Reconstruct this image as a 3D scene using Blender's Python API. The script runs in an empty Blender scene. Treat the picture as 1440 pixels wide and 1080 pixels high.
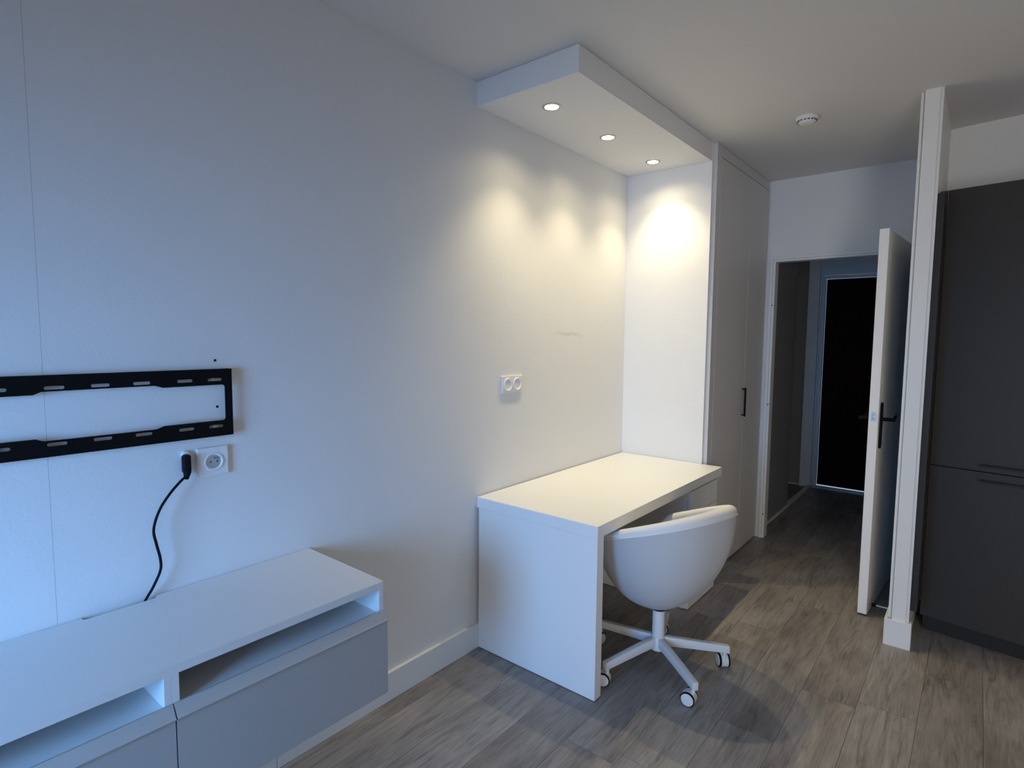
import bpy, bmesh, math, random
from mathutils import Vector, Matrix
random.seed(7)
C = bpy.context.scene.collection
S = bpy.context.scene

# ------------------------------------------------------------------ camera
YAW, PITCH, ROLL, FPX = 0.6877, -0.0819, 0.0079, 801.42
CAM = Vector((1.7895, -0.0803, 1.4759))
def make_camera():
    f = Vector((-math.sin(YAW)*math.cos(PITCH), math.cos(YAW)*math.cos(PITCH), math.sin(PITCH)))
    ri = Vector((math.cos(YAW), math.sin(YAW), 0)); up = ri.cross(f)
    r = math.cos(ROLL)*ri + math.sin(ROLL)*up
    u = -math.sin(ROLL)*ri + math.cos(ROLL)*up
    cd = bpy.data.cameras.new('camera'); co = bpy.data.objects.new('camera', cd); C.objects.link(co)
    m = Matrix((( r.x, u.x, -f.x, CAM.x), (r.y, u.y, -f.y, CAM.y), (r.z, u.z, -f.z, CAM.z), (0, 0, 0, 1)))
    co.matrix_world = m
    cd.sensor_width = 36; cd.lens = FPX/1440*36; cd.clip_start = 0.02
    S.camera = co
make_camera()

# ------------------------------------------------------------------ world, exposure, large lights
S.view_settings.view_transform = 'Standard'
S.view_settings.look = 'None'
S.view_settings.gamma = 1
S.view_settings.use_curve_mapping = False
S.view_settings.exposure = 0.0
w = bpy.data.worlds.new('world'); S.world = w; w.use_nodes = True
w.node_tree.nodes['Background'].inputs[0].default_value = (0.55, 0.72, 1.0, 1)
w.node_tree.nodes['Background'].inputs[1].default_value = 0.6
# daylight from the window behind the camera, plus an added neutral fill at its right pane
def daylight_or_fill(loc, aim, sx, sy, e, col, spread):
    L = bpy.data.lights.new('daylight_or_fill', 'AREA'); L.shape = 'RECTANGLE'; L.size = sx; L.size_y = sy; L.energy = e; L.color = col; L.spread = math.radians(spread)
    o = bpy.data.objects.new('daylight_or_fill', L); C.objects.link(o); o.location = loc
    o.rotation_euler = (Vector(aim)-Vector(loc)).to_track_quat('-Z', 'Y').to_euler()
daylight_or_fill((0.98, -1.62, 1.15), (0.05, 0.45, 0.45), 0.85, 1.10, 24, (0.19, 0.48, 1.0), 92)
daylight_or_fill((3.15, -1.62, 1.15), (2.00, 2.50, 0.70), 1.0, 1.50, 38, (1.0, 0.92, 0.82), 150)  # added neutral fill that brightens column and door leaf, no real source
S_CORE, S_SPILL = 27.5, 5.5
SPOT_COL = (1.0, 0.84, 0.52)

# ------------------------------------------------------------------ key sizes
H = 2.598            # ceiling
Y1, Y2 = 1.834, 3.24 # soffit / niche
YD = 4.318           # door wall
YW = -1.40           # window wall
XR = 3.9

# ------------------------------------------------------------------ materials
def mat(name, col, rough=0.5, bump=0.0, scale=200, spec=0.5, var=0.0, metal=0.0, coat=0.0):
    m = bpy.data.materials.new(name); m.use_nodes = True
    n = m.node_tree; b = n.nodes['Principled BSDF']
    b.inputs['Base Color'].default_value = (*col, 1); b.inputs['Roughness'].default_value = rough
    b.inputs['Metallic'].default_value = metal
    b.inputs['Specular IOR Level'].default_value = spec
    b.inputs['Coat Weight'].default_value = coat
    tc = n.nodes.new('ShaderNodeTexCoord')
    nz = n.nodes.new('ShaderNodeTexNoise'); nz.inputs['Scale'].default_value = scale; nz.inputs['Detail'].default_value = 3
    n.links.new(tc.outputs['Object'], nz.inputs['Vector'])
    if bump:
        bp = n.nodes.new('ShaderNodeBump'); bp.inputs['Strength'].default_value = bump; bp.inputs['Distance'].default_value = 0.002
        n.links.new(nz.outputs['Fac'], bp.inputs['Height']); n.links.new(bp.outputs['Normal'], b.inputs['Normal'])
    if var:
        nv = n.nodes.new('ShaderNodeTexNoise'); nv.inputs['Scale'].default_value = 2.2; nv.inputs['Detail'].default_value = 4
        n.links.new(tc.outputs['Object'], nv.inputs['Vector'])
        mx = n.nodes.new('ShaderNodeMix'); mx.data_type = 'RGBA'
        mx.inputs[6].default_value = (*[c*(1-var) for c in col], 1); mx.inputs[7].default_value = (*[min(1, c*(1+var)) for c in col], 1)
        n.links.new(nv.outputs['Fac'], mx.inputs[0]); n.links.new(mx.outputs[2], b.inputs['Base Color'])
    return m
M = {}
M['wall'] = mat('wall_paint', (0.80, 0.80, 0.80), 0.75, 0.3, 110, 0.25, 0.015)
M['wall_back_layer'] = mat('joint_filler', (0.35, 0.35, 0.36), 0.9)
M['ceiling'] = mat('ceiling_paint', (0.74, 0.73, 0.72), 0.85, 0.3, 120, 0.2, 0.01)
M['closet'] = mat('closet_laminate', (0.62, 0.61, 0.61), 0.45, 0.05, 300, 0.4, 0.02)
M['door'] = mat('door_paint', (0.86, 0.85, 0.82), 0.4, 0.05, 60, 0.4)
M['trim'] = mat('trim_paint', (0.80, 0.80, 0.79), 0.4, 0.04, 60, 0.4)
M['desk'] = mat('white_laminate', (0.84, 0.84, 0.83), 0.32, 0.03, 400, 0.45)
M['bench'] = mat('bench_laminate', (0.76, 0.76, 0.76), 0.4, 0.03, 400, 0.45)
M['front'] = mat('drawer_front_lacquer', (0.44, 0.43, 0.42), 0.35, 0.03, 400, 0.45)
M['dark'] = mat('anthracite_laminate', (0.040, 0.036, 0.033), 0.5, 0.04, 300, 0.4, 0.05)
M['dark2'] = mat('anthracite_panel', (0.028, 0.026, 0.025), 0.55, 0.04, 300, 0.3)
M['black'] = mat('black_steel', (0.005, 0.005, 0.006), 0.6, 0.1, 500, 0.12)
M['rubber'] = mat('black_rubber', (0.006, 0.006, 0.007), 0.6, 0, 200, 0.15)
M['brown'] = mat('dark_brown_door', (0.022, 0.007, 0.004), 0.8, 0.08, 40, 0.08, 0.2)
M['plastic'] = mat('white_plastic', (0.84, 0.84, 0.84), 0.3, 0, 100, 0.5)
M['plastic_dark'] = mat('socket_holes', (0.03, 0.03, 0.035), 0.6)
M['socket_grey'] = mat('socket_cover_grey', (0.45, 0.45, 0.44), 0.5)
M['fabric'] = mat('white_fabric', (0.58, 0.58, 0.59), 0.95, 0.7, 700, 0.1, 0.02)
M['lining'] = mat('white_lining_fabric', (0.80, 0.79, 0.78), 0.95, 0.6, 700, 0.1, 0.02)
M['metalwhite'] = mat('white_powder_coat', (0.72, 0.73, 0.74), 0.35, 0.05, 600, 0.5)
M['steel'] = mat('brushed_steel', (0.55, 0.54, 0.52), 0.3, 0, 100, 0.5, 0, 0.9)
M['hall_panel'] = mat('grey_sliding_panel', (0.27, 0.27, 0.28), 0.55, 0.05, 80, 0.3)
M['threshold'] = mat('threshold_metal', (0.6, 0.6, 0.58), 0.45, 0, 80, 0.5, 0, 0.2)
M['gasket'] = mat('dark_gap', (0.02, 0.02, 0.02), 0.9)

def emis(name, col, s):
    m = bpy.data.materials.new(name); m.use_nodes = True
    b = m.node_tree.nodes['Principled BSDF']
    b.inputs['Base Color'].default_value = (0.8, 0.8, 0.8, 1)
    b.inputs['Emission Color'].default_value = (*col, 1); b.inputs['Emission Strength'].default_value = s
    return m
M['bulb'] = emis('lamp_glow', (1.0, 0.93, 0.80), 9)

def wall_niche_mat():
    # left wall paint: the same paint, with a faint horizontal filler repair above the desk
    m = M['wall'].copy(); m.name = 'wall_paint_repaired'
    n = m.node_tree; b = n.nodes['Principled BSDF']
    geo = n.nodes.new('ShaderNodeNewGeometry'); sep = n.nodes.new('ShaderNodeSeparateXYZ')
    n.links.new(geo.outputs['Position'], sep.inputs[0])
    nz = n.nodes.new('ShaderNodeTexNoise'); nz.inputs['Scale'].default_value = 9; nz.inputs['Detail'].default_value = 5
    n.links.new(geo.outputs['Position'], nz.inputs['Vector'])
    def math_(op, a, bb=None, c=None):
        k = n.nodes.new('ShaderNodeMath'); k.operation = op
        for i, v in enumerate((a, bb, c)):
            if v is None: continue
            if isinstance(v, (int, float)): k.inputs[i].default_value = v
            else: n.links.new(v, k.inputs[i])
        return k.outputs[0]
    wob = math_('MULTIPLY_ADD', nz.outputs['Fac'], 0.07, -0.035)
    dz = math_('ABSOLUTE', math_('SUBTRACT', math_('ADD', sep.outputs['Z'], wob), 1.492))
    dy = math_('ABSOLUTE', math_('SUBTRACT', sep.outputs['Y'], 2.60))
    a = math_('SUBTRACT', 1.0, math_('DIVIDE', dz, 0.013)); a = math_('MAXIMUM', a, 0.0)
    c = math_('MAXIMUM', math_('SUBTRACT', 1.0, math_('DIVIDE', dy, 0.17)), 0.0)
    f = math_('MULTIPLY', math_('MULTIPLY', a, c), 0.55)
    mx = n.nodes.new('ShaderNodeMix'); mx.data_type = 'RGBA'
    src = b.inputs['Base Color'].links[0].from_socket
    n.links.new(src, mx.inputs[6]); mx.inputs[7].default_value = (0.48, 0.46, 0.44, 1)
    n.links.new(f, mx.inputs[0]); n.links.new(mx.outputs[2], b.inputs['Base Color'])
    return m
M['wall_left'] = wall_niche_mat()

def floor_mat():
    m = bpy.data.materials.new('grey_oak_planks'); m.use_nodes = True
    n = m.node_tree; b = n.nodes['Principled BSDF']
    tc = n.nodes.new('ShaderNodeTexCoord'); oi = n.nodes.new('ShaderNodeObjectInfo')
    mp = n.nodes.new('ShaderNodeMapping')
    comb = n.nodes.new('ShaderNodeCombineXYZ')
    mul = n.nodes.new('ShaderNodeMath'); mul.operation = 'MULTIPLY'; mul.inputs[1].default_value = 37
    n.links.new(oi.outputs['Random'], mul.inputs[0])
    for i in range(3): n.links.new(mul.outputs[0], comb.inputs[i])
    n.links.new(tc.outputs['Object'], mp.inputs['Vector']); n.links.new(comb.outputs[0], mp.inputs['Location'])
    def nz(scale, det, dist, rough=0.6):
        k0 = n.nodes.new('ShaderNodeMapping'); k0.inputs['Scale'].default_value = scale; n.links.new(mp.outputs[0], k0.inputs[0])
        k = n.nodes.new('ShaderNodeTexNoise'); k.inputs['Scale'].default_value = 1; k.inputs['Detail'].default_value = det
        k.inputs['Distortion'].default_value = dist; k.inputs['Roughness'].default_value = rough
        n.links.new(k0.outputs[0], k.inputs['Vector']); return k
    n1 = nz((21, 2.4, 6), 8, 1.7, 0.68)      # cathedral figure and knots
    n2 = nz((4.5, 1.3, 4), 4, 0.9, 0.5)      # broad light and dark zones
    n3 = nz((150, 9, 30), 3, 0.3)            # fine pores along the plank
    def ramp(src, pts):
        r = n.nodes.new('ShaderNodeValToRGB'); el = r.color_ramp.elements
        while len(el) < len(pts): el.new(0.5)
        for e, (p, c) in zip(el, pts): e.position = p; e.color = (*c, 1)
        n.links.new(src, r.inputs[0]); return r
    r2 = ramp(n2.outputs['Fac'], [(0.30, (0.215, 0.190, 0.174)), (0.5, (0.298, 0.270, 0.250)), (0.70, (0.375, 0.347, 0.325))])
    r1 = ramp(n1.outputs['Fac'], [(0.30, (0.46, 0.44, 0.43)), (0.40, (0.78, 0.77, 0.76)), (0.50, (0.97, 0.97, 0.97)), (0.72, (1.14, 1.13, 1.12))])
    r3 = ramp(n3.outputs['Fac'], [(0.34, (0.74, 0.74, 0.74)), (0.52, (1.0, 1.0, 1.0)), (0.7, (1.10, 1.10, 1.10))])
    def mulc(a, bb, fac=1.0):
        k = n.nodes.new('ShaderNodeMix'); k.data_type = 'RGBA'; k.blend_type = 'MULTIPLY'; k.inputs[0].default_value = fac
        n.links.new(a, k.inputs[6]); n.links.new(bb, k.inputs[7]); return k.outputs[2]
    c = mulc(mulc(r2.outputs[0], r1.outputs[0]), r3.outputs[0], 0.7)
    rr = ramp(oi.outputs['Random'], [(0.0, (0.93, 0.93, 0.93)), (1.0, (1.06, 1.05, 1.04))])
    c = mulc(c, rr.outputs[0])
    n.links.new(c, b.inputs['Base Color'])
    b.inputs['Roughness'].default_value = 0.42; b.inputs['Specular IOR Level'].default_value = 0.4
    bp = n.nodes.new('ShaderNodeBump'); bp.inputs['Strength'].default_value = 0.15; bp.inputs['Distance'].default_value = 0.001
    n.links.new(n1.outputs['Fac'], bp.inputs['Height']); n.links.new(bp.outputs[0], b.inputs['Normal'])
    return m
M['floor'] = floor_mat()
M['subfloor'] = mat('floor_joint', (0.03, 0.027, 0.025), 0.9)

# ------------------------------------------------------------------ mesh helpers
def add_box(bm, a, b, bev=0.0, rot=None):
    """box from corner a to corner b"""
    a, b = Vector(a), Vector(b); c = (a+b)/2; s = b-a
    t = bmesh.new()
    bmesh.ops.create_cube(t, size=1, matrix=Matrix.Diagonal((abs(s.x), abs(s.y), abs(s.z), 1)))
    if bev: bmesh.ops.bevel(t, geom=t.edges[:], offset=bev, segments=2, affect='EDGES', profile=0.5)
    bmesh.ops.transform(t, matrix=Matrix.Translation(c) @ (rot.to_4x4() if rot else Matrix()), verts=t.verts)
    me = bpy.data.meshes.new('t'); t.to_mesh(me); t.free(); bm.from_mesh(me); bpy.data.meshes.remove(me)
def add_cyl(bm, p, q, r, r2=None, seg=32, bev=0.0):
    p, q = Vector(p), Vector(q); d = q-p
    t = bmesh.new()
    bmesh.ops.create_cone(t, cap_ends=True, segments=seg, radius1=r, radius2=r if r2 is None else r2, depth=d.length)
    if bev:
        bmesh.ops.bevel(t, geom=[e for e in t.edges if all(abs(v.co.z) > d.length*0.49 for v in e.verts)], offset=bev, segments=2, affect='EDGES', profile=0.5)
    bmesh.ops.transform(t, matrix=Matrix.Translation((p+q)/2) @ d.to_track_quat('Z', 'Y').to_matrix().to_4x4(), verts=t.verts)
    me = bpy.data.meshes.new('t'); t.to_mesh(me); t.free(); bm.from_mesh(me); bpy.data.meshes.remove(me)
def add_lathe(bm, prof, seg=32, mtx=Matrix()):
    """prof: list of (r, z); closed where r == 0"""
    rings = []
    for r, z in prof:
        if r < 1e-6: rings.append([bm.verts.new(mtx @ Vector((0, 0, z)))])
        else: rings.append([bm.verts.new(mtx @ Vector((r*math.cos(2*math.pi*i/seg), r*math.sin(2*math.pi*i/seg), z))) for i in range(seg)])
    for A, B in zip(rings, rings[1:]):
        for i in range(seg):
            j = (i+1) % seg
            if len(A) == 1 and len(B) == 1: continue
            if len(A) == 1: bm.faces.new((A[0], B[i], B[j]))
            elif len(B) == 1: bm.faces.new((A[i], A[j], B[0]))
            else: bm.faces.new((A[i], A[j], B[j], B[i]))
def add_tube(bm, pts, r, seg=12, closed=False):
    pts = [Vector(p) for p in pts]; n = len(pts); rings = []
    up = Vector((0.3, 0.2, 1)).normalized()
    for i in range(n):
        if closed: d = pts[(i+1) % n]-pts[i-1]
        else: d = pts[min(i+1, n-1)]-pts[max(i-1, 0)]
        d.normalize(); s = d.cross(up); s = s.normalized() if s.length > 1e-4 else Vector((1, 0, 0)); u = s.cross(d)
        rr = r[i] if isinstance(r, (list, tuple)) else r
        rings.append([bm.verts.new(pts[i]+rr*(math.cos(2*math.pi*k/seg)*s+math.sin(2*math.pi*k/seg)*u)) for k in range(seg)])
    prs = list(zip(rings, rings[1:])) + ([(rings[-1], rings[0])] if closed else [])
    for A, B in prs:
        for k in range(seg): bm.faces.new((A[k], A[(k+1) % seg], B[(k+1) % seg], B[k]))
    if not closed: bm.faces.new(rings[0][::-1]); bm.faces.new(rings[-1])
def add_prism(bm, poly, z0, z1, mtx=Matrix()):
    A = [bm.verts.new(mtx @ Vector((x, y, z0))) for x, y in poly]; B = [bm.verts.new(mtx @ Vector((x, y, z1))) for x, y in poly]
    n = len(poly)
    bm.faces.new(A[::-1]); bm.faces.new(B)
    for i in range(n): bm.faces.new((A[i], A[(i+1) % n], B[(i+1) % n], B[i]))
def smooth_path(pts, k=8):
    pts = [Vector(p) for p in pts]; out = []
    P = [pts[0]]+pts+[pts[-1]]
    for i in range(1, len(P)-2):
        for j in range(k):
            t = j/k
            out.append(0.5*((2*P[i])+(P[i+1]-P[i-1])*t+(2*P[i-1]-5*P[i]+4*P[i+1]-P[i+2])*t*t+(-P[i-1]+3*P[i]-3*P[i+1]+P[i+2])*t**3))
    out.append(pts[-1]); return out
def obj(name, bm, m, parent=None, smooth=False):
    bmesh.ops.recalc_face_normals(bm, faces=bm.faces[:])
    me = bpy.data.meshes.new(name); bm.to_mesh(me); bm.free()
    me.materials.append(m)
    if smooth: me.polygons.foreach_set('use_smooth', [True]*len(me.polygons)); me.set_sharp_from_angle(angle=math.radians(38))
    o = bpy.data.objects.new(name, me); C.objects.link(o)
    if parent:
        o.parent = parent
        bpy.context.view_layer.update()
        o.matrix_parent_inverse = parent.matrix_world.inverted()
    return o
def tag(o, label, cat, group=None):
    o['label'] = label; o['category'] = cat
    if group: o['group'] = group
    return o
def thing(name, label, cat, loc=(0, 0, 0), rz=0, group=None):
    o = bpy.data.objects.new(name, None); C.objects.link(o); o.location = loc; o.rotation_euler = (0, 0, rz)
    o.empty_display_size = 0.1
    bpy.context.view_layer.update()
    return tag(o, label, cat, group)
def struct(name, bm, m, parent=None, label=None, smooth=False):
    o = obj(name, bm, m, parent, smooth)
    if parent is None: o['kind'] = 'structure'
    if label: o['label'] = label
    return o
def box(a, b, bev=0.0, rot=None):
    bm = bmesh.new(); add_box(bm, a, b, bev, rot); return bm
def boxes(lst, bev=0.0):
    bm = bmesh.new()
    for a, b in lst: add_box(bm, a, b, bev)
    return bm

# ------------------------------------------------------------------ SETTING
T = 0.12
SEAM = 0.2695
# left wall: two boards that meet in a fine open joint behind the wall bracket
wl = struct('wall_left', boxes([((-T, YW, 0), (0, SEAM-0.0004, H)), ((-T, SEAM+0.0004, 0), (0, YD+0.1, H))]), M['wall_left'])
struct('joint_strip', box((-0.03, SEAM-0.002, 0.0), (-0.0006, SEAM+0.002, H)), M['wall_back_layer'], wl)
# screw holes in the left wall
for (y, z) in ((0.681, 1.399), (0.683, 1.258)):
    bm = bmesh.new(); add_cyl(bm, (-0.004, y, z), (0.0008, y, z), 0.0042, seg=16); struct('screw_hole', bm, M['gasket'], wl)
struct('ceiling', boxes([((-T, YW, H), (XR+T, YD+0.1, H+0.1))]), M['ceiling'])
# window wall behind the camera
WX0, WX1, WZ0, WZ1 = 0.42, 3.72, 0.12, 2.25
ww = struct('wall_window', boxes([((-T, YW-T, 0), (WX0, YW, H)), ((WX1, YW-T, 0), (XR+T, YW, H)), ((WX0, YW-T, 0), (WX1, YW, WZ0)), ((WX0, YW-T, WZ1), (WX1, YW, H))]), M['wall'])
wf = struct('window_1', boxes([((WX0, YW-0.08, WZ0), (WX0+0.06, YW-0.02, WZ1)), ((WX1-0.06, YW-0.08, WZ0), (WX1, YW-0.02, WZ1)), ((WX0+0.06, YW-0.08, WZ0), (WX1-0.06, YW-0.02, WZ0+0.06)),
      ((WX0+0.06, YW-0.08, WZ1-0.06), (WX1-0.06, YW-0.02, WZ1)), ((1.46, YW-0.08, WZ0+0.06), (1.52, YW-0.02, WZ1-0.06)), ((2.58, YW-0.08, WZ0+0.06), (2.64, YW-0.02, WZ1-0.06))], 0.004), M['trim'])
gm = bpy.data.materials.new('window_glass'); gm.use_nodes = True
nn = gm.node_tree; nn.nodes.remove(nn.nodes['Principled BSDF'])
tr = nn.nodes.new('ShaderNodeBsdfTransparent'); gl = nn.nodes.new('ShaderNodeBsdfGlossy'); gl.inputs['Roughness'].default_value = 0.02
fr = nn.nodes.new('ShaderNodeFresnel'); mx = nn.nodes.new('ShaderNodeMixShader')
nn.links.new(fr.outputs[0], mx.inputs[0]); nn.links.new(tr.outputs[0], mx.inputs[1]); nn.links.new(gl.outputs[0], mx.inputs[2]); nn.links.new(mx.outputs[0], nn.nodes['Material Output'].inputs[0])
for x0, x1 in ((WX0+0.06, 1.46), (1.52, 2.58), (2.64, WX1-0.06)):
    struct('pane', box((x0, YW-0.055, WZ0+0.06), (x1, YW-0.049, WZ1-0.06)), gm, wf)
# roller shutter lowered over the upper part of the window
for k in range(8):
    z = WZ1-0.05*k
    struct('shutter_slat', box((WX0, YW-0.112, z-0.049), (WX1, YW-0.10, z-0.002), 0.003), M['plastic'], wf)
struct('wall_right', box((XR, YW, 0), (XR+T, 3.95, H)), M['wall'])

# partition (stub wall whose end reads as the white column)
PX0, PX1, PY = 1.512, 1.597, 3.150
wp = struct('wall_partition', boxes([((PX0+0.016, PY, 0), (PX1-0.012, YD, H)), ((PX1-0.012, PY+0.004, 0), (PX1, YD, H)), ((PX0, PY+0.022, 0), (PX0+0.013, YD, H))], 0.0015), M['trim'])
struct('reveal_strip', box((PX0+0.006, PY+0.03, 0), (PX0+0.02, YD, H)), M['trim'], wp)
struct('baseboard_partition', boxes([((PX0-0.012, PY-0.012, 0), (PX1+0.012, PY, 0.13)), ((PX0-0.012, PY, 0), (PX0, YD, 0.13)), ((PX1, PY, 0), (PX1+0.012, PY+0.035, 0.13))], 0.0015), M['trim'])

# door wall with opening, hall behind
DX0, DX1, DZ = 0.615, 1.455, 2.028      # clear opening
struct('wall_door', boxes([((-T, YD, 0), (DX0-0.03, YD+0.07, H)), ((DX1+0.03, YD, 0), (1.70, YD+0.07, H)), ((DX0-0.03, YD, DZ+0.03), (DX1+0.03, YD+0.07, H))]), M['wall'])
YE = 6.19; HH = 2.45
hall = struct('wall_hall_left', boxes([((-0.32, YD+0.07, 0), (-0.22, YE, H))]), M['wall'])
struct('wall_hall_end', boxes([((-0.32, YE, 0), (0.552, YE+0.1, H)), ((1.47, YE, 0), (1.75, YE+0.1, H)), ((0.552, YE, 2.10), (1.47, YE+0.1, H))]), M['wall'])
struct('wall_hall_right', box((1.56, YD+0.07, 0), (1.66, YE, H)), M['wall'])
struct('ceiling_hall', box((-0.32, YD+0.07, HH), (1.66, YE+0.1, HH+0.1)), M['ceiling'])
# header over the hall closet and its front wall pieces
struct('wall_hall_header', boxes([((0.44, YD+0.07, 2.26), (0.54, YE, HH)), ((0.44, YE-0.035, 0), (0.54, YE, 2.26))]), M['wall'])
struct('baseboard_hall', boxes([((0.515, YD+0.1, 0), (0.55, YE-0.02, 0.022))], 0.002), M['trim'])
# kitchen end
KA = math.radians(9.1)
def krot(bm_, piv=(1.622, 3.40, 0)):
    bmesh.ops.rotate(bm_, cent=piv, matrix=Matrix.Rotation(-KA, 3, 'Z'), verts=bm_.verts); return bm_
struct('wall_kitchen', krot(box((1.50, 3.832, 0), (4.3, 3.95, H+0.02)), (1.595, 3.83, 0)), M['wall'])

# entrance door at the end of the hall
d2 = struct('door_2', boxes([((0.556, YE-0.004, 0.02), (0.586, YE+0.03, 2.095)), ((1.44, YE-0.004, 0.02), (1.47, YE+0.03, 2.095)), ((0.586, YE-0.004, 2.065), (1.44, YE+0.03, 2.095))], 0.002), M['trim'], label='white frame of the dark brown entrance door at the end of the hall')
struct('door_leaf', box((0.589, YE+0.02, 0.03), (1.437, YE+0.06, 2.062), 0.002), M['brown'], d2, 'dark brown leaf')
struct('threshold', box((0.556, YE-0.03, 0.0), (1.47, YE+0.03, 0.02), 0.003), M['threshold'], d2)
bm = bmesh.new(); add_cyl(bm, (1.36, YE+0.02, 1.04), (1.36, YE-0.03, 1.04), 0.01); add_box(bm, (1.25, YE-0.04, 1.03), (1.37, YE-0.025, 1.05), 0.003)
struct('door_handle', bm, M['steel'], d2, smooth=True)
# sliding panel and recess of the hall closet
hc = thing('hall_closet', 'grey sliding closet panel standing half open in the dark hall', 'closet', (0.5, 4.9, 0))
obj('sliding_panel', box((0.505, YD+0.09, 0.024), (0.54, 5.29, 2.255), 0.002), M['hall_panel'], hc)
obj('rear_panel', box((0.462, YD+0.09, 0.024), (0.49, 5.12, 2.255), 0.002), M['hall_panel'], hc)
bm = box((-0.215, YE-0.022, 0.02), (0.435, YE-0.004, 2.44)); obj('end_panel', bm, M['hall_panel'], hc)
pp = thing('service_pipes', 'pale vertical pipes at the back of the dark hall closet recess', 'pipe', (0.33, 6.1, 0))
for x, r in ((0.30, 0.025), (0.20, 0.032)):
    bm = bmesh.new(); add_cyl(bm, (x, 6.11, 0.0), (x, 6.11, HH), r); obj('pipe', bm, M['socket_grey'], pp, True)
for z in (0.6, 1.5, 2.1):
    bm = bmesh.new(); add_box(bm, (0.14, 6.08, z), (0.35, 6.16, z+0.03), 0.004); obj('pipe_clamp', bm, M['hall_panel'], pp)

# ---- floor: planks laid along y
fl = struct('floor', boxes([((-0.32, YW, -0.06), (XR, 3.95, -0.009)), ((-0.32, 3.95, -0.06), (1.70, YE+0.1, -0.009))]), M['subfloor'])
PW, PL, GAP = 0.198, 1.26, 0.0012
cache = {}
def plank(x0, x1, y0, y1):
    key = (round(x1-x0, 3), round(y1-y0, 3))
    if key not in cache:
        bm = bmesh.new(); hx, hy = (x1-x0)/2-GAP/2, (y1-y0)/2-GAP/2
        add_box(bm, (-hx, -hy, -0.009), (hx, hy, 0.0))
        # softly dropped long edges
        me = bpy.data.meshes.new('plank'); bm.to_mesh(me); bm.free(); me.materials.append(M['floor']); cache[key] = me
    o = bpy.data.objects.new('plank', cache[key]); C.objects.link(o)
    o.location = ((x0+x1)/2, (y0+y1)/2, random.uniform(-0.0002, 0)); o.parent = fl
x = -0.30; row = 0
while x < XR-0.01:
    x1 = min(x+PW, XR); ye = YE+0.09 if x < 1.6 else 3.94
    y = YW-((row*0.43*PL+0.3*(row % 3)) % PL)
    while y < ye:
        a, b = max(y, YW), min(y+PL, ye)
        if b-a > 0.02: plank(x, x1, a, b)
        y += PL
    x = x1; row += 1

# ---- baseboard on the left wall (two lengths with a joint under the bench)
BBT, BBH = 0.016, 0.118
bl = struct('baseboard_left', box((0, 0.834, 0), (BBT, Y2, BBH), 0.0015), M['trim'])
struct('baseboard_length', box((0, YW, 0), (BBT, 0.832, BBH), 0.0015), M['trim'], bl)

# ---- lighting soffit and niche panel
sf = tag(obj('lighting_soffit', box((0, Y1, 2.492), (0.534, Y2, H-0.001), 0.0015), M['wall']), 'white boxed ceiling soffit with three downlights over the desk', 'soffit')
struct('wall_niche', box((0, Y2, 0), (0.536, Y2+0.018, H)), M['wall'])
# niche edge trim and closet frame
struct('trim_1', boxes([((0.45, Y2+0.018, 0), (0.559, Y2+0.082, H-0.001))], 0.0015), M['closet'])
# ---- built-in closet
cl = thing('built_in_closet', 'tall built-in closet with plain pale doors between desk niche and doorway', 'closet', (0.5, 3.8, 0))
YC0, YC1, YCM = Y2+0.085, YD-0.02, 3.895
obj('top_track', box((0.50, YC0, 2.535), (0.556, YC1, 2.595), 0.001), M['closet'], cl)
obj('carcass', boxes([((0.02, YC0, 0.03), (0.06, YC1, 2.53)), ((0.06, YC0, 0.0), (0.535, YC1, 0.03)), ((0.06, YC1-0.018, 0.03), (0.535, YC1, 2.53))]), M['closet'], cl)
for a, b in ((YC0+0.002, YCM-0.0015), (YCM+0.0015, YC1-0.002)):
    dd = obj('closet_door', box((0.54, a, 0.012), (0.559, b, 2.528), 0.001), M['closet'], cl)
    if a < 3.5:
        bm = bmesh.new()
        add_box(bm, (0.577, 3.852, 0.955), (0.587, 3.868, 1.150), 0.002)
        for z in (0.965, 1.140): add_box(bm, (0.559, 3.854, z-0.004), (0.580, 3.866, z+0.004), 0.001)
        h = obj('handle', bm, M['black'], dd); h['label'] = 'black bar handle'

# ---- interior door_1: frame + open leaf
d1 = struct('door_1', boxes([((DX0-0.035, YD-0.012, 0), (DX0-0.015, YD+0.08, DZ+0.035)), ((DX0-0.015, YD+0.0, 0), (DX0, YD+0.08, DZ+0.015)),
      ((DX1+0.015, YD-0.012, 0), (DX1+0.035, YD+0.08, DZ+0.035)), ((DX1, YD+0.0, 0), (DX1+0.015, YD+0.08, DZ+0.015)),
      ((DX0-0.015, YD-0.012, DZ+0.015), (DX1+0.015, YD+0.08, DZ+0.035)), ((DX0, YD+0.0, DZ), (DX1, YD+0.08, DZ+0.015))], 0.0015), M['trim'], label='white frame of the doorway to the hall')
for z in (0.18, 1.0, 1.72):
    bm = bmesh.new(); add_cyl(bm, (DX0+0.001, YD+0.03, z), (DX0-0.004, YD+0.03, z), 0.004, seg=12); add_cyl(bm, (DX0-0.01, YD-0.014, z), (DX0-0.01, YD+0.002, z), 0.0035, seg=12)
    struct('frame_screw', bm, M['gasket'], d1)
LA = Vector((1.352, 3.402, 0)); LB = Vector((1.396, 3.399, 0))
hinge = Vector((1.450, 4.285, 0)); ang = math.atan2(LB.x-hinge.x, -(LB.y-hinge.y))   # lean of the leaf
leaf_len = (LB-hinge).length
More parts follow.
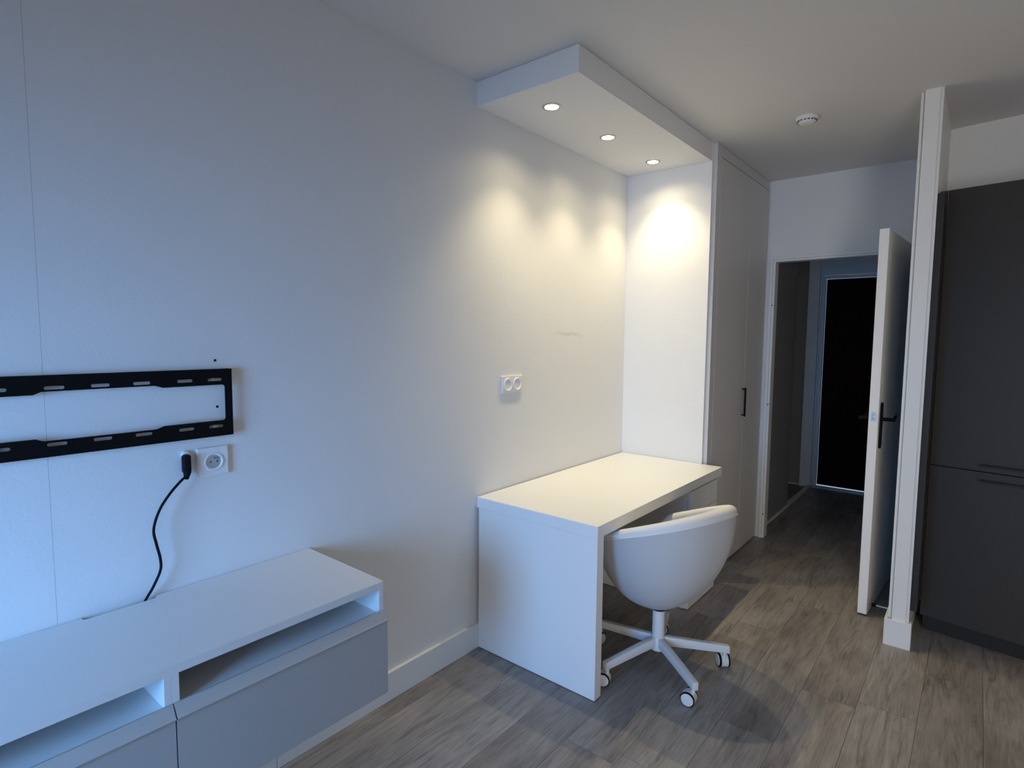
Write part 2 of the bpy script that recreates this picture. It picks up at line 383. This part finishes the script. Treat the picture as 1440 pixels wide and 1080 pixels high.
# build leaf in local frame: origin at hinge corner, -y towards tip, thickness towards -x
leafrot = Matrix.Translation(hinge) @ Matrix.Rotation(ang, 4, 'Z')
def lx(bm):
    bmesh.ops.transform(bm, matrix=leafrot, verts=bm.verts); return bm
TH = 0.043
leaf = struct('door_leaf', lx(box((-TH, -leaf_len, 0.012), (0, 0, 2.042), 0.0012)), M['door'], d1, 'white door leaf standing open beside the column')
HZ = 1.062
def lever(side):
    s = 1 if side > 0 else -1; xf = 0 if side > 0 else -TH
    bm = bmesh.new(); yh = -leaf_len+0.055
    # long rounded backplate
    poly = []
    for k in range(13): a = math.pi*k/12; poly.append((yh+0.0185*math.cos(a), 1.150-0.0185+0.0185*math.sin(a)))
    for k in range(13): a = math.pi+math.pi*k/12; poly.append((yh+0.0185*math.cos(a), 0.905+0.0185+0.0185*math.sin(a)))
    A = [bm.verts.new((xf, y, z)) for y, z in poly]; B = [bm.verts.new((xf+s*0.009, y, z)) for y, z in poly]; n = len(poly)
    bm.faces.new(A); bm.faces.new(B[::-1])
    for i in range(n): bm.faces.new((A[i], A[(i+1) % n], B[(i+1) % n], B[i]))
    add_cyl(bm, (xf+s*0.008, yh, HZ), (xf+s*0.05, yh, HZ), 0.0095, seg=20)
    pts = smooth_path([(xf+s*0.048, yh-0.006, HZ), (xf+s*0.05, yh+0.03, HZ-0.003), (xf+s*0.05, yh+0.065, HZ-0.009), (xf+s*0.049, yh+0.10, HZ+0.002), (xf+s*0.047, yh+0.135, HZ+0.008)], 6)
    r = [0.0095-0.004*i/(len(pts)-1) for i in range(len(pts))]
    add_tube(bm, pts, r, 12)
    return struct('door_handle', lx(bm), M['black'], leaf, 'black lever handle on a long backplate', True)
lever(1); lever(-1)
bm = bmesh.new(); add_box(bm, (-0.032, -leaf_len-0.001, 1.055), (-0.010, -leaf_len+0.002, 1.10), 0.0005); add_box(bm, (-0.027, -leaf_len-0.008, 1.068), (-0.015, -leaf_len, 1.088), 0.002)
struct('latch', lx(bm), M['steel'], leaf, 'steel latch bolt')
# door stop on the partition baseboard
ds = thing('door_stop', 'thin white door stop with black rubber tip low beside the open door', 'door stop', (1.5, 3.47, 0.045))
bm = bmesh.new(); add_cyl(bm, (1.4995, 3.475, 0.045), (1.425, 3.475, 0.045), 0.0035, seg=12); add_cyl(bm, (1.4999, 3.475, 0.045), (1.494, 3.475, 0.045), 0.011, seg=16)
obj('rod', bm, M['plastic'], ds, True)
bm = bmesh.new(); add_cyl(bm, (1.43, 3.475, 0.045), (1.408, 3.475, 0.045), 0.009, seg=16, bev=0.002); obj('rubber_tip', bm, M['rubber'], ds, True)

# ------------------------------------------------------------------ DOWNLIGHTS
for (x, y), lab in zip(((0.262, 2.040), (0.262, 2.530), (0.262, 3.045)), ('downlight in the soffit nearest its free end', 'middle downlight of the soffit row', 'downlight in the soffit nearest the tall niche panel')):
    t = thing('downlight', 'small round recessed ' + lab, 'ceiling lamp', (x, y, 2.492), 0, 'downlights in the soffit over the desk')
    mt = Matrix.Translation((x, y, 2.492))
    bm = bmesh.new(); add_lathe(bm, [(0.030, 0.0), (0.031, -0.004), (0.038, -0.005), (0.0415, -0.003), (0.042, 0.0)], 40, mt); obj('trim_ring', bm, M['steel'], t, True)
    bm = bmesh.new(); add_lathe(bm, [(0.0, -0.0045), (0.012, -0.0043), (0.024, -0.003), (0.029, -0.0005)], 32, mt); obj('lamp', bm, M['bulb'], t, True)
    for e, ang in ((S_CORE, 100), (S_SPILL, 150)):
        L = bpy.data.lights.new('spot', 'SPOT'); L.energy = e; L.color = SPOT_COL; L.spot_size = math.radians(ang); L.spot_blend = 1.0; L.shadow_soft_size = 0.014
        lo = bpy.data.objects.new('spot', L); C.objects.link(lo); lo.parent = t; lo.location = (0, 0, -0.022); lo.rotation_euler = (0, math.radians(-5), 0)

# ------------------------------------------------------------------ SMOKE DETECTOR
t = thing('smoke_detector', 'round white smoke detector on the ceiling before the doorway', 'smoke detector', (1.04, 3.17, H))
mt = Matrix.Translation((1.04, 3.17, H)) @ Matrix.Rotation(math.pi, 4, 'X')
bm = bmesh.new(); add_lathe(bm, [(0, 0.0), (0.050, 0.0), (0.052, 0.004), (0.052, 0.014), (0.049, 0.017), (0, 0.017)], 40, mt); obj('base', bm, M['plastic'], t, True)
bm = bmesh.new(); add_lathe(bm, [(0.043, 0.0171), (0.042, 0.024), (0.034, 0.030), (0.018, 0.0325), (0, 0.033)], 40, mt); obj('cover', bm, M['plastic'], t, True)
bm = bmesh.new()
for k in range(16):
    a = 2*math.pi*k/16; c = mt @ Vector((0.0435*math.cos(a), 0.0435*math.sin(a), 0.0215))
    add_box(bm, c-Vector((0.002, 0.0045, 0.0022)), c+Vector((0.002, 0.0045, 0.0022)), 0, Matrix.Rotation(-a, 3, 'Z'))
obj('vent_slots', bm, M['plastic_dark'], t)

# ------------------------------------------------------------------ DESK
dk = thing('desk', 'white rectangular desk with solid side panels under the soffit lights', 'desk', (0.33, 2.54, 0))
DKX0, DKX1, DY0, DY1 = 0.017, 0.658, 1.840, 3.235
obj('desktop', box((DKX0-0.011, DY0, 0.680), (DKX1, DY1, 0.730), 0.0008), M['desk'], dk)
obj('side_panel', box((DKX0, DY0+0.001, 0.003), (DKX1-0.001, DY0+0.05, 0.6795), 0.0008), M['desk'], dk)
cab = obj('drawer_cabinet', boxes([((DKX0, 2.845, 0.003), (0.615, 2.865, 0.655)), ((DKX0, 3.212, 0.003), (0.615, 3.232, 0.655)), ((DKX0, 2.865, 0.003), (0.615, 3.212, 0.02)), ((DKX0, 2.865, 0.02), (DKX0+0.015, 3.212, 0.655)), ((DKX0, 2.87, 0.655), (0.58, 3.21, 0.6795))], 0.0008), M['desk'], dk)
obj('drawer', box((0.617, 2.845, 0.530), (0.636, 3.232, 0.658), 0.001), M['desk'], dk)
obj('cabinet_door', box((0.617, 2.845, 0.006), (0.636, 3.232, 0.527), 0.001), M['desk'], dk)
obj('back_panel', box((DKX0, DY0+0.05, 0.30), (DKX0+0.016, 2.845, 0.6795)), M['desk'], dk)

# ------------------------------------------------------------------ WALL-HUNG TV BENCH
tb = thing('television_bench', 'long white wall-hung bench with open shelves above wide drawers', 'bench', (0.2, 0.08, 0.385))
BY1 = 0.976; MW = 0.592; NM = 3; BY0 = BY1-MW*NM; BT = 0.731
NZ0, NZ1 = 0.318, 0.480
bm = bmesh.new()
poly = [(0.003, BY0), (0.420, BY0), (0.420, BY1), (0.003, BY1), (0.003, NZ1+0.012)]
nr = 0.010; nd = 0.018
for k in range(7): a = math.pi/2*k/6; poly.append((0.003+nd-nr+nr*math.sin(a), NZ1+0.012-nr+nr*math.cos(a)) if k else (0.003+nd-nr, NZ1+0.012))
for k in range(7): a = math.pi/2*k/6; poly.append((0.003+nd-nr+nr*math.cos(a), NZ0+nr-nr*math.sin(a)))
poly += [(0.003, NZ0)]
add_prism(bm, poly, BT-0.022, BT)
obj('top_board', bm, M['bench'], tb)
for k in range(NM):
    y0, y1 = BY1-MW*(k+1), BY1-MW*k
    md = obj('carcass', boxes([((0.003, y0, 0.392), (0.418, y0+0.016, BT-0.022)), ((0.003, y1-0.016, 0.392), (0.418, y1, BT-0.022)),
                      ((0.003, y0+0.016, 0.392), (0.40, y1-0.016, 0.408))], 0.0006), M['bench'], tb)
    obj('back_board', box((0.003, y0+0.016, 0.408), (0.009, y1-0.016, BT-0.022)), M['bench'], tb)
    obj('shelf', box((0.009, y0+0.016, 0.618), (0.405, y1-0.016, 0.634), 0.0006), M['bench'], tb)
    # drawer front with an angled grip lip along the top
    bm = bmesh.new()
    sec = [(0.419, 0.382), (0.437, 0.382), (0.437, 0.6105), (0.4435, 0.613), (0.444, 0.6155), (0.440, 0.619), (0.4275, 0.637), (0.424, 0.642), (0.419, 0.642)]
    mtx = Matrix(((1, 0, 0, 0), (0, 0, 1, 0), (0, 1, 0, 0), (0, 0, 0, 1)))
    add_prism(bm, sec, y0+0.0015, y1-0.0015 + (0.0015 if k == 0 else 0), mtx)
    obj('drawer_front', bm, M['front'], tb)

# ------------------------------------------------------------------ TV WALL BRACKET
br = thing('television_wall_bracket', 'long black steel wall bracket with slots above the white bench', 'bracket', (0.03, 0.23, 1.17))
def bracket_plate():
    cu = bpy.data.curves.new('c', 'CURVE'); cu.dimensions = '2D'; cu.fill_mode = 'BOTH'; cu.extrude = 0.0012
    def spl(pts):
        s = cu.splines.new('POLY'); s.points.add(len(pts)-1)
        for p, q in zip(s.points, pts): p.co = (q[0], q[1], 0, 1)
        s.use_cyclic_u = True
    yl, yr, zb, zt = -0.368, 0.719, 1.171, 1.374
    spl([(yl, zb), (yr, zb), (yr, zt), (yl, zt)])
    # inner opening: thinner rails between the steps
    a, b = yl+0.022, yr-0.022; c = 0.1755
    th_, tn = 0.0475, 0.0405
    st = [(c-0.3525), (c-0.3325), (c-0.084), (c-0.068), (c+0.068), (c+0.084), (c+0.3325), (c+0.3525)]
    top = [(a, th_, 0), (st[0], th_, 0), (st[1], tn, 0), (st[2], tn, 0), (st[3], th_, 0), (st[4], th_, 0), (st[5], tn, 0), (st[6], tn, 0), (st[7], th_, 0), (b, th_, 0)]
    r = 0.008
    up = [(y, zt-t) for y, t, _ in top]; lo = [(y, zb+t) for y, t, _ in top]
    pts = []
    for k in range(5): q = math.pi - math.pi/2*k/4; pts.append((a+r+r*math.cos(q), zt-th_-r+r*math.sin(q)))
    pts += up[1:-1]
    for k in range(5): q = math.pi/2-math.pi/2*k/4; pts.append((b-r+r*math.cos(q), zt-th_-r+r*math.sin(q)))
    for k in range(5): q = -math.pi/2*k/4; pts.append((b-r+r*math.cos(q), zb+th_+r+r*math.sin(q)))
    pts += lo[1:-1][::-1]
    for k in range(5): q = -math.pi/2-math.pi/2*k/4; pts.append((a+r+r*math.cos(q), zb+th_+r+r*math.sin(q)))
    spl(pts)
    cs = [0.2855, 0.3815, 0.4765, 0.586, 0.669]; cs += [0.351-v for v in cs] + [0.1755]
    for y in cs:
        for z in (zt-0.0315, zb+0.0305):
            hl, hr = 0.0205, 0.0042; s = []
            for k in range(7): q = -math.pi/2+math.pi*k/6; s.append((y+hl-hr+hr*math.cos(q), z+hr*math.sin(q)))
            for k in range(7): q = math.pi/2+math.pi*k/6; s.append((y-hl+hr+hr*math.cos(q), z+hr*math.sin(q)))
            spl(s)
    o = bpy.data.objects.new('c', cu); C.objects.link(o); bpy.context.view_layer.update()
    me = bpy.data.meshes.new_from_object(o.evaluated_get(bpy.context.evaluated_depsgraph_get()))
    bm = bmesh.new(); bm.from_mesh(me)
    # curve (x,y,z) -> world (0.0295 + z, x, y)
    for v in bm.verts: v.co = Vector((0.0225+v.co.z, v.co.x, v.co.y))
    bpy.data.objects.remove(o); bpy.data.curves.remove(cu); bpy.data.meshes.remove(me)
    return bm
obj('face_plate', bracket_plate(), M['black'], br)
for z0 in (1.171, 1.3716):
    obj('flange', box((0.010, -0.364, z0), (0.0225, 0.715, z0+0.0024)), M['black'], br)
for y in (0.669, 0.351-0.669):
    for z in (1.374-0.0315, 1.171+0.0305):
        bm = bmesh.new(); add_cyl(bm, (0.0, y-0.004, z), (0.018, y-0.004, z), 0.0035, seg=12); add_cyl(bm, (0.017, y-0.004, z), (0.0212, y-0.004, z), 0.0075, seg=6)
        obj('screw', bm, M['steel'], br)

# ------------------------------------------------------------------ SOCKETS
def ring(bm, y, z, x0, prof, seg=36):
    add_lathe(bm, prof, seg, Matrix.Translation((x0, y, z)) @ Matrix.Rotation(math.pi/2, 4, 'Y'))
so = thing('power_socket', 'square white wall socket under the black bracket beside the black plug', 'socket', (0.0, 0.661, 1.094))
obj('plate', box((0.0005, 0.6155, 1.0505), (0.011, 0.7065, 1.1375), 0.0025), M['plastic'], so)
bm = bmesh.new(); ring(bm, 0.663, 1.093, 0.011, [(0.0205, -0.0005), (0.0205, 0.0001), (0.022, 0.0018), (0.0265, 0.0028), (0.0275, 0.0015), (0.028, -0.0005)]); obj('socket_ring', bm, M['plastic'], so, True)
bm = bmesh.new(); ring(bm, 0.663, 1.093, 0.0113, [(0.0, 0.0001), (0.0205, 0.0)]); obj('socket_well', bm, M['socket_grey'], so, True)
bm = bmesh.new()
for dy, dz in ((-0.0095, 0.0), (0.0095, 0.0)): add_cyl(bm, (0.0112, 0.663+dy, 1.093+dz), (0.012, 0.663+dy, 1.093+dz), 0.0026, seg=12)
obj('pin_hole', bm, M['plastic_dark'], so)
bm = bmesh.new(); add_cyl(bm, (0.0112, 0.663, 1.104), (0.020, 0.663, 1.104), 0.0024, seg=12); obj('earth_pin', bm, M['steel'], so)

so = thing('double_socket', 'white double wall socket above the desk', 'socket', (0.0, 2.09, 1.245))
obj('plate', box((0.0005, 2.012, 1.203), (0.010, 2.170, 1.287), 0.0025), M['plastic'], so)
for y in (2.055, 2.127):
    bm = bmesh.new(); ring(bm, y, 1.245, 0.010, [(0.0235, -0.0005), (0.0240, 0.0025), (0.0290, 0.0055), (0.0315, 0.0045), (0.033, -0.0005)])
    rg = obj('socket_ring', bm, M['plastic'], so, True)
    bm = bmesh.new(); ring(bm, y, 1.245, 0.0104, [(0.0, 0.0001), (0.024, 0.0)]); obj('socket_well', bm, M['plastic'], rg, True)

# ------------------------------------------------------------------ CORD
cd = thing('power_lead', 'black power cord with moulded plug hanging from the wall down behind the bench', 'cord', (0.02, 0.583, 1.06))
bm = bmesh.new()
add_box(bm, (0.004, 0.572, 1.072), (0.032, 0.594, 1.128), 0.008)
add_cyl(bm, (0.022, 0.583, 1.076), (0.023, 0.579, 1.056), 0.011, 0.006, seg=16)
obj('plug', bm, M['rubber'], cd, True)
bm = bmesh.new(); add_cyl(bm, (0.0, 0.585, 1.126), (0.012, 0.585, 1.126), 0.011, seg=20, bev=0.002); obj('cable_outlet', bm, M['plastic'], cd, True)
pts = smooth_path([(0.023, 0.579, 1.064), (0.034, 0.560, 1.056), (0.038, 0.528, 1.025), (0.040, 0.500, 0.985), (0.040, 0.484, 0.935), (0.038, 0.490, 0.890), (0.035, 0.499, 0.845), (0.032, 0.4985, 0.810), (0.026, 0.480, 0.765), (0.0125, 0.464, 0.728), (0.0125, 0.455, 0.700)], 8)
bm = bmesh.new(); add_tube(bm, pts, 0.0038, 10); obj('cable', bm, M['rubber'], cd, True)

# ------------------------------------------------------------------ CHAIR
CX, CY = 0.735, 2.258
ch = thing('swivel_chair', 'white fabric tub swivel chair on castors tucked under the desk', 'chair', (CX, CY, 0))
PSI = math.radians(-15)     # back towards +x
RX, RY, ZB = 0.299, 0.285, 0.272
def sgn(v): return -1 if v < 0 else 1
def plan(th, e=2.35):
    c, s = math.cos(th), math.sin(th)
    k = (abs(c)**e+abs(s)**e)**(-1/e)
    return Vector((RX*c*k, RY*s*k, 0))
def prof(t, c=1): t = min(max(t, 0), 1); return (1-(1-t)**2.15)**(0.50+0.12*c)
def zr(th):
    p = plan(th); z = 0.660+(p.x+0.05)*0.36
    a = abs(math.atan2(math.sin(th), math.cos(th)))
    f = min(max((a-math.radians(118))/math.radians(34), 0), 1); f = f*f*(3-2*f)
    return z*(1-f)+0.50*f
def W(p):
    x, y = p.x, p.y
    return Vector((CX+x*math.cos(PSI)-y*math.sin(PSI), CY+x*math.sin(PSI)+y*math.cos(PSI), p.z))
def outer(th, z):
    s = prof((z-ZB)/(0.74-ZB), math.cos(th)); p = plan(th)*s; p.z = z; return p
NT = 96
ths = [2*math.pi*i/NT for i in range(NT)]
bm = bmesh.new(); rows = []
NR = 22
for j in range(NR+1):
    row = []
    for th in ths:
        top = zr(th)-0.034; u = j/NR; z = ZB+(top-ZB)*(u**1.7)
        if j == 0: z = ZB+0.0012
        row.append(bm.verts.new(W(outer(th, z))))
    rows.append(row)
for A, B in zip(rows, rows[1:]):
    for i in range(NT): bm.faces.new((A[i], A[(i+1) % NT], B[(i+1) % NT], B[i]))
bm.faces.new(rows[0])
obj('shell', bm, M['fabric'], ch, True)
# padded lining: rolls over the rim and down the inside
bm = bmesh.new(); rows = []
TK = 0.050
def rimrow(kind, v):
    row = []
    for th in ths:
        top = zr(th); base = outer(th, top-0.034); rad = Vector((base.x, base.y, 0)); n = rad.normalized()
        if kind == 'roll':
            a = math.pi*v; cxr = TK/2
            q = base + n*(-cxr+ (cxr+0.003)*math.cos(a)) + Vector((0, 0, 0.034*math.sin(a)**0.75))
        else:
            zi = (top-0.034)*(1-v)+0.43*v
            o2 = outer(th, zi); rr = Vector((o2.x, o2.y, 0)); q = rr - rr.normalized()*TK
            q = Vector((q.x, q.y, zi))
        row.append(bm.verts.new(W(q)))
    return row
for k in range(11): rows.append(rimrow('roll', k/10))
for k in range(1, 7): rows.append(rimrow('in', k/6))
for A, B in zip(rows, rows[1:]):
    for i in range(NT): bm.faces.new((A[i], A[(i+1) % NT], B[(i+1) % NT], B[i]))
bm.faces.new(rows[-1])
lin = obj('rim_padding', bm, M['lining'], ch, True)
bm = bmesh.new(); pts = []
for th in ths:
    q = outer(th, zr(th)-0.0345); n = Vector((q.x, q.y, 0)).normalized(); pts.append(W(q+n*0.003))
add_tube(bm, pts, 0.0032, 6, True); obj('piping', bm, M['lining'], lin, True)
# seat cushion
bm = bmesh.new(); rows = []
for (sc, z) in ((0.62, 0.435), (0.66, 0.45), (0.67, 0.475), (0.65, 0.495), (0.60, 0.506), (0.40, 0.514)):
    rows.append([bm.verts.new(W(Vector((plan(th).x*sc, plan(th).y*sc, z)))) for th in ths])
for A, B in zip(rows, rows[1:]):
    for i in range(NT): bm.faces.new((A[i], A[(i+1) % NT], B[(i+1) % NT], B[i]))
bm.faces.new(rows[0]); bm.faces.new(rows[-1]); obj('seat_cushion', bm, M['fabric'], ch, True)
# column and hub
bm = bmesh.new(); add_cyl(bm, (CX, CY, 0.262), (CX, CY, 0.276), 0.030, seg=28); obj('collar', bm, M['rubber'], ch, True)
bm = bmesh.new(); add_cyl(bm, (CX, CY, 0.082), (CX, CY, 0.264), 0.027, seg=32, bev=0.002); add_cyl(bm, (CX, CY, 0.076), (CX, CY, 0.14), 0.031, seg=32, bev=0.003); obj('column', bm, M['metalwhite'], ch, True)
LEN = 0.315
for k in range(5):
    a = math.radians(35+72*k); d = Vector((math.cos(a), math.sin(a), 0)); s = Vector((-d.y, d.x, 0))
    bm = bmesh.new(); c0 = Vector((CX, CY, 0))
    def sect(r, zc, hw, hh):
        p = c0+d*r
        return [bm.verts.new(p+s*sx*hw+Vector((0, 0, zc+sz*hh))) for sx, sz in ((-1, -1), (1, -1), (1, 1), (-1, 1))]
    R_ = [sect(0.024, 0.117, 0.0135, 0.021), sect(0.10, 0.111, 0.013, 0.020), sect(LEN-0.012, 0.091, 0.0125, 0.0165), sect(LEN, 0.089, 0.0125, 0.0165)]
    for A, B in zip(R_, R_[1:]):
        for i in range(4): bm.faces.new((A[i], A[(i+1) % 4], B[(i+1) % 4], B[i]))
    bm.faces.new(R_[0]); bm.faces.new(R_[-1])
    bmesh.ops.bevel(bm, geom=bm.edges[:], offset=0.0022, segments=2, affect='EDGES', profile=0.5)
    obj('base_arm', bm, M['metalwhite'], ch, True)
    # castor: stem, hood and two wheels
    cp = c0+d*(LEN-0.018); ca = [math.radians(v) for v in (-51, 20, 70, 20, 4)][k]   # heading of rolling direction
    h = Vector((math.cos(ca), math.sin(ca), 0)); ax = Vector((-h.y, h.x, 0)); wc = cp-h*0.016+Vector((0, 0, 0.0295))
    bm = bmesh.new(); add_cyl(bm, cp+Vector((0, 0, 0.050)), cp+Vector((0, 0, 0.0735)), 0.008, seg=14)
    # hood: a half drum over the wheels
    seg = 14; prev = None; A = []; B = []
    for i in range(seg+1):
        t = -0.7+ (math.pi+1.4)*i/seg
        o = wc+h*(0.030*math.cos(t))+Vector((0, 0, 0.030*math.sin(t)))
        A.append(o-ax*0.0145); B.append(o+ax*0.0145)
    va = [bm.verts.new(p) for p in A]; vb = [bm.verts.new(p) for p in B]
    for i in range(seg): bm.faces.new((va[i], va[i+1], vb[i+1], vb[i]))
    bm.faces.new(va[::-1]); bm.faces.new(vb); bm.faces.new((va[0], vb[0], vb[-1], va[-1]))
    cs = obj('castor', bm, M['metalwhite'], ch, True)
    for sd in (-1, 1):
        mt = Matrix.Translation(wc+ax*sd*0.020) @ (ax*sd).to_track_quat('Z', 'Y').to_matrix().to_4x4()
        bm = bmesh.new(); add_lathe(bm, [(0.024, -0.005), (0.029, -0.0045), (0.0295, -0.002), (0.0295, 0.002), (0.0275, 0.0045), (0.022, 0.0045)], 28, mt)
        bmesh.ops.holes_fill(bm, edges=bm.edges[:]); obj('tyre', bm, M['rubber'], cs, True)
        bm = bmesh.new(); add_lathe(bm, [(0.0255, 0.0035), (0.0245, 0.0062), (0.014, 0.0082), (0, 0.0088)], 28, mt); obj('wheel_disc', bm, M['metalwhite'], cs, True)

# ------------------------------------------------------------------ TALL KITCHEN CABINET
KX, KY = 1.622, 3.40
kt = thing('tall_kitchen_cabinet', 'tall anthracite kitchen cabinet with two doors beside the white column', 'cabinet', (KX, KY, 0))
def kobj(name, lst, m, bev=0.001, parent=None, smooth=False):
    bm = bmesh.new()
    for a, b in lst: add_box(bm, a, b, bev)
    return obj(name, krot(bm), m, parent or kt, smooth)
ZT, ZS, ZF = 2.192, 0.862, 0.090
kobj('carcass', [((KX+0.002, KY+0.022, ZF), (KX+0.62, KY+0.36, ZT))], M['dark2'])
kobj('plinth', [((KX+0.004, KY+0.055, 0), (KX+0.62, KY+0.072, ZF-0.002))], M['dark2'])
KD = [kobj('cabinet_door', [((KX+0.003, KY, ZS+0.002), (KX+0.60, KY+0.02, ZT))], M['dark']), kobj('cabinet_door', [((KX+0.003, KY, ZF), (KX+0.60, KY+0.02, ZS-0.002))], M['dark'])]
for dd, z in zip(KD, (ZS+0.032, ZS-0.040)):
    bm = bmesh.new()
    add_box(bm, (KX+0.20, KY-0.034, z-0.005), (KX+0.40, KY-0.024, z+0.005), 0.002)
    for xx in (0.215, 0.385): add_cyl(bm, (KX+xx, KY+0.001, z), (KX+xx, KY-0.028, z), 0.004, seg=12)
    obj('handle', krot(bm), M['dark2'], dd)['label'] = 'dark bar handle'
bm = bmesh.new()
YZX = Matrix(((0, 0, 1, 0), (1, 0, 0, 0), (0, 1, 0, 0), (0, 0, 0, 1)))
add_prism(bm, [(PY+0.012, 0.19), (KY-0.001, 0.19), (KY-0.001, ZT), (PY+0.012, 2.135)], PX1+0.001, KX+0.002, YZX)
tag(obj('filler_panel', bm, M['dark2']), 'narrow anthracite panel between white column and tall kitchen cabinet', 'panel')
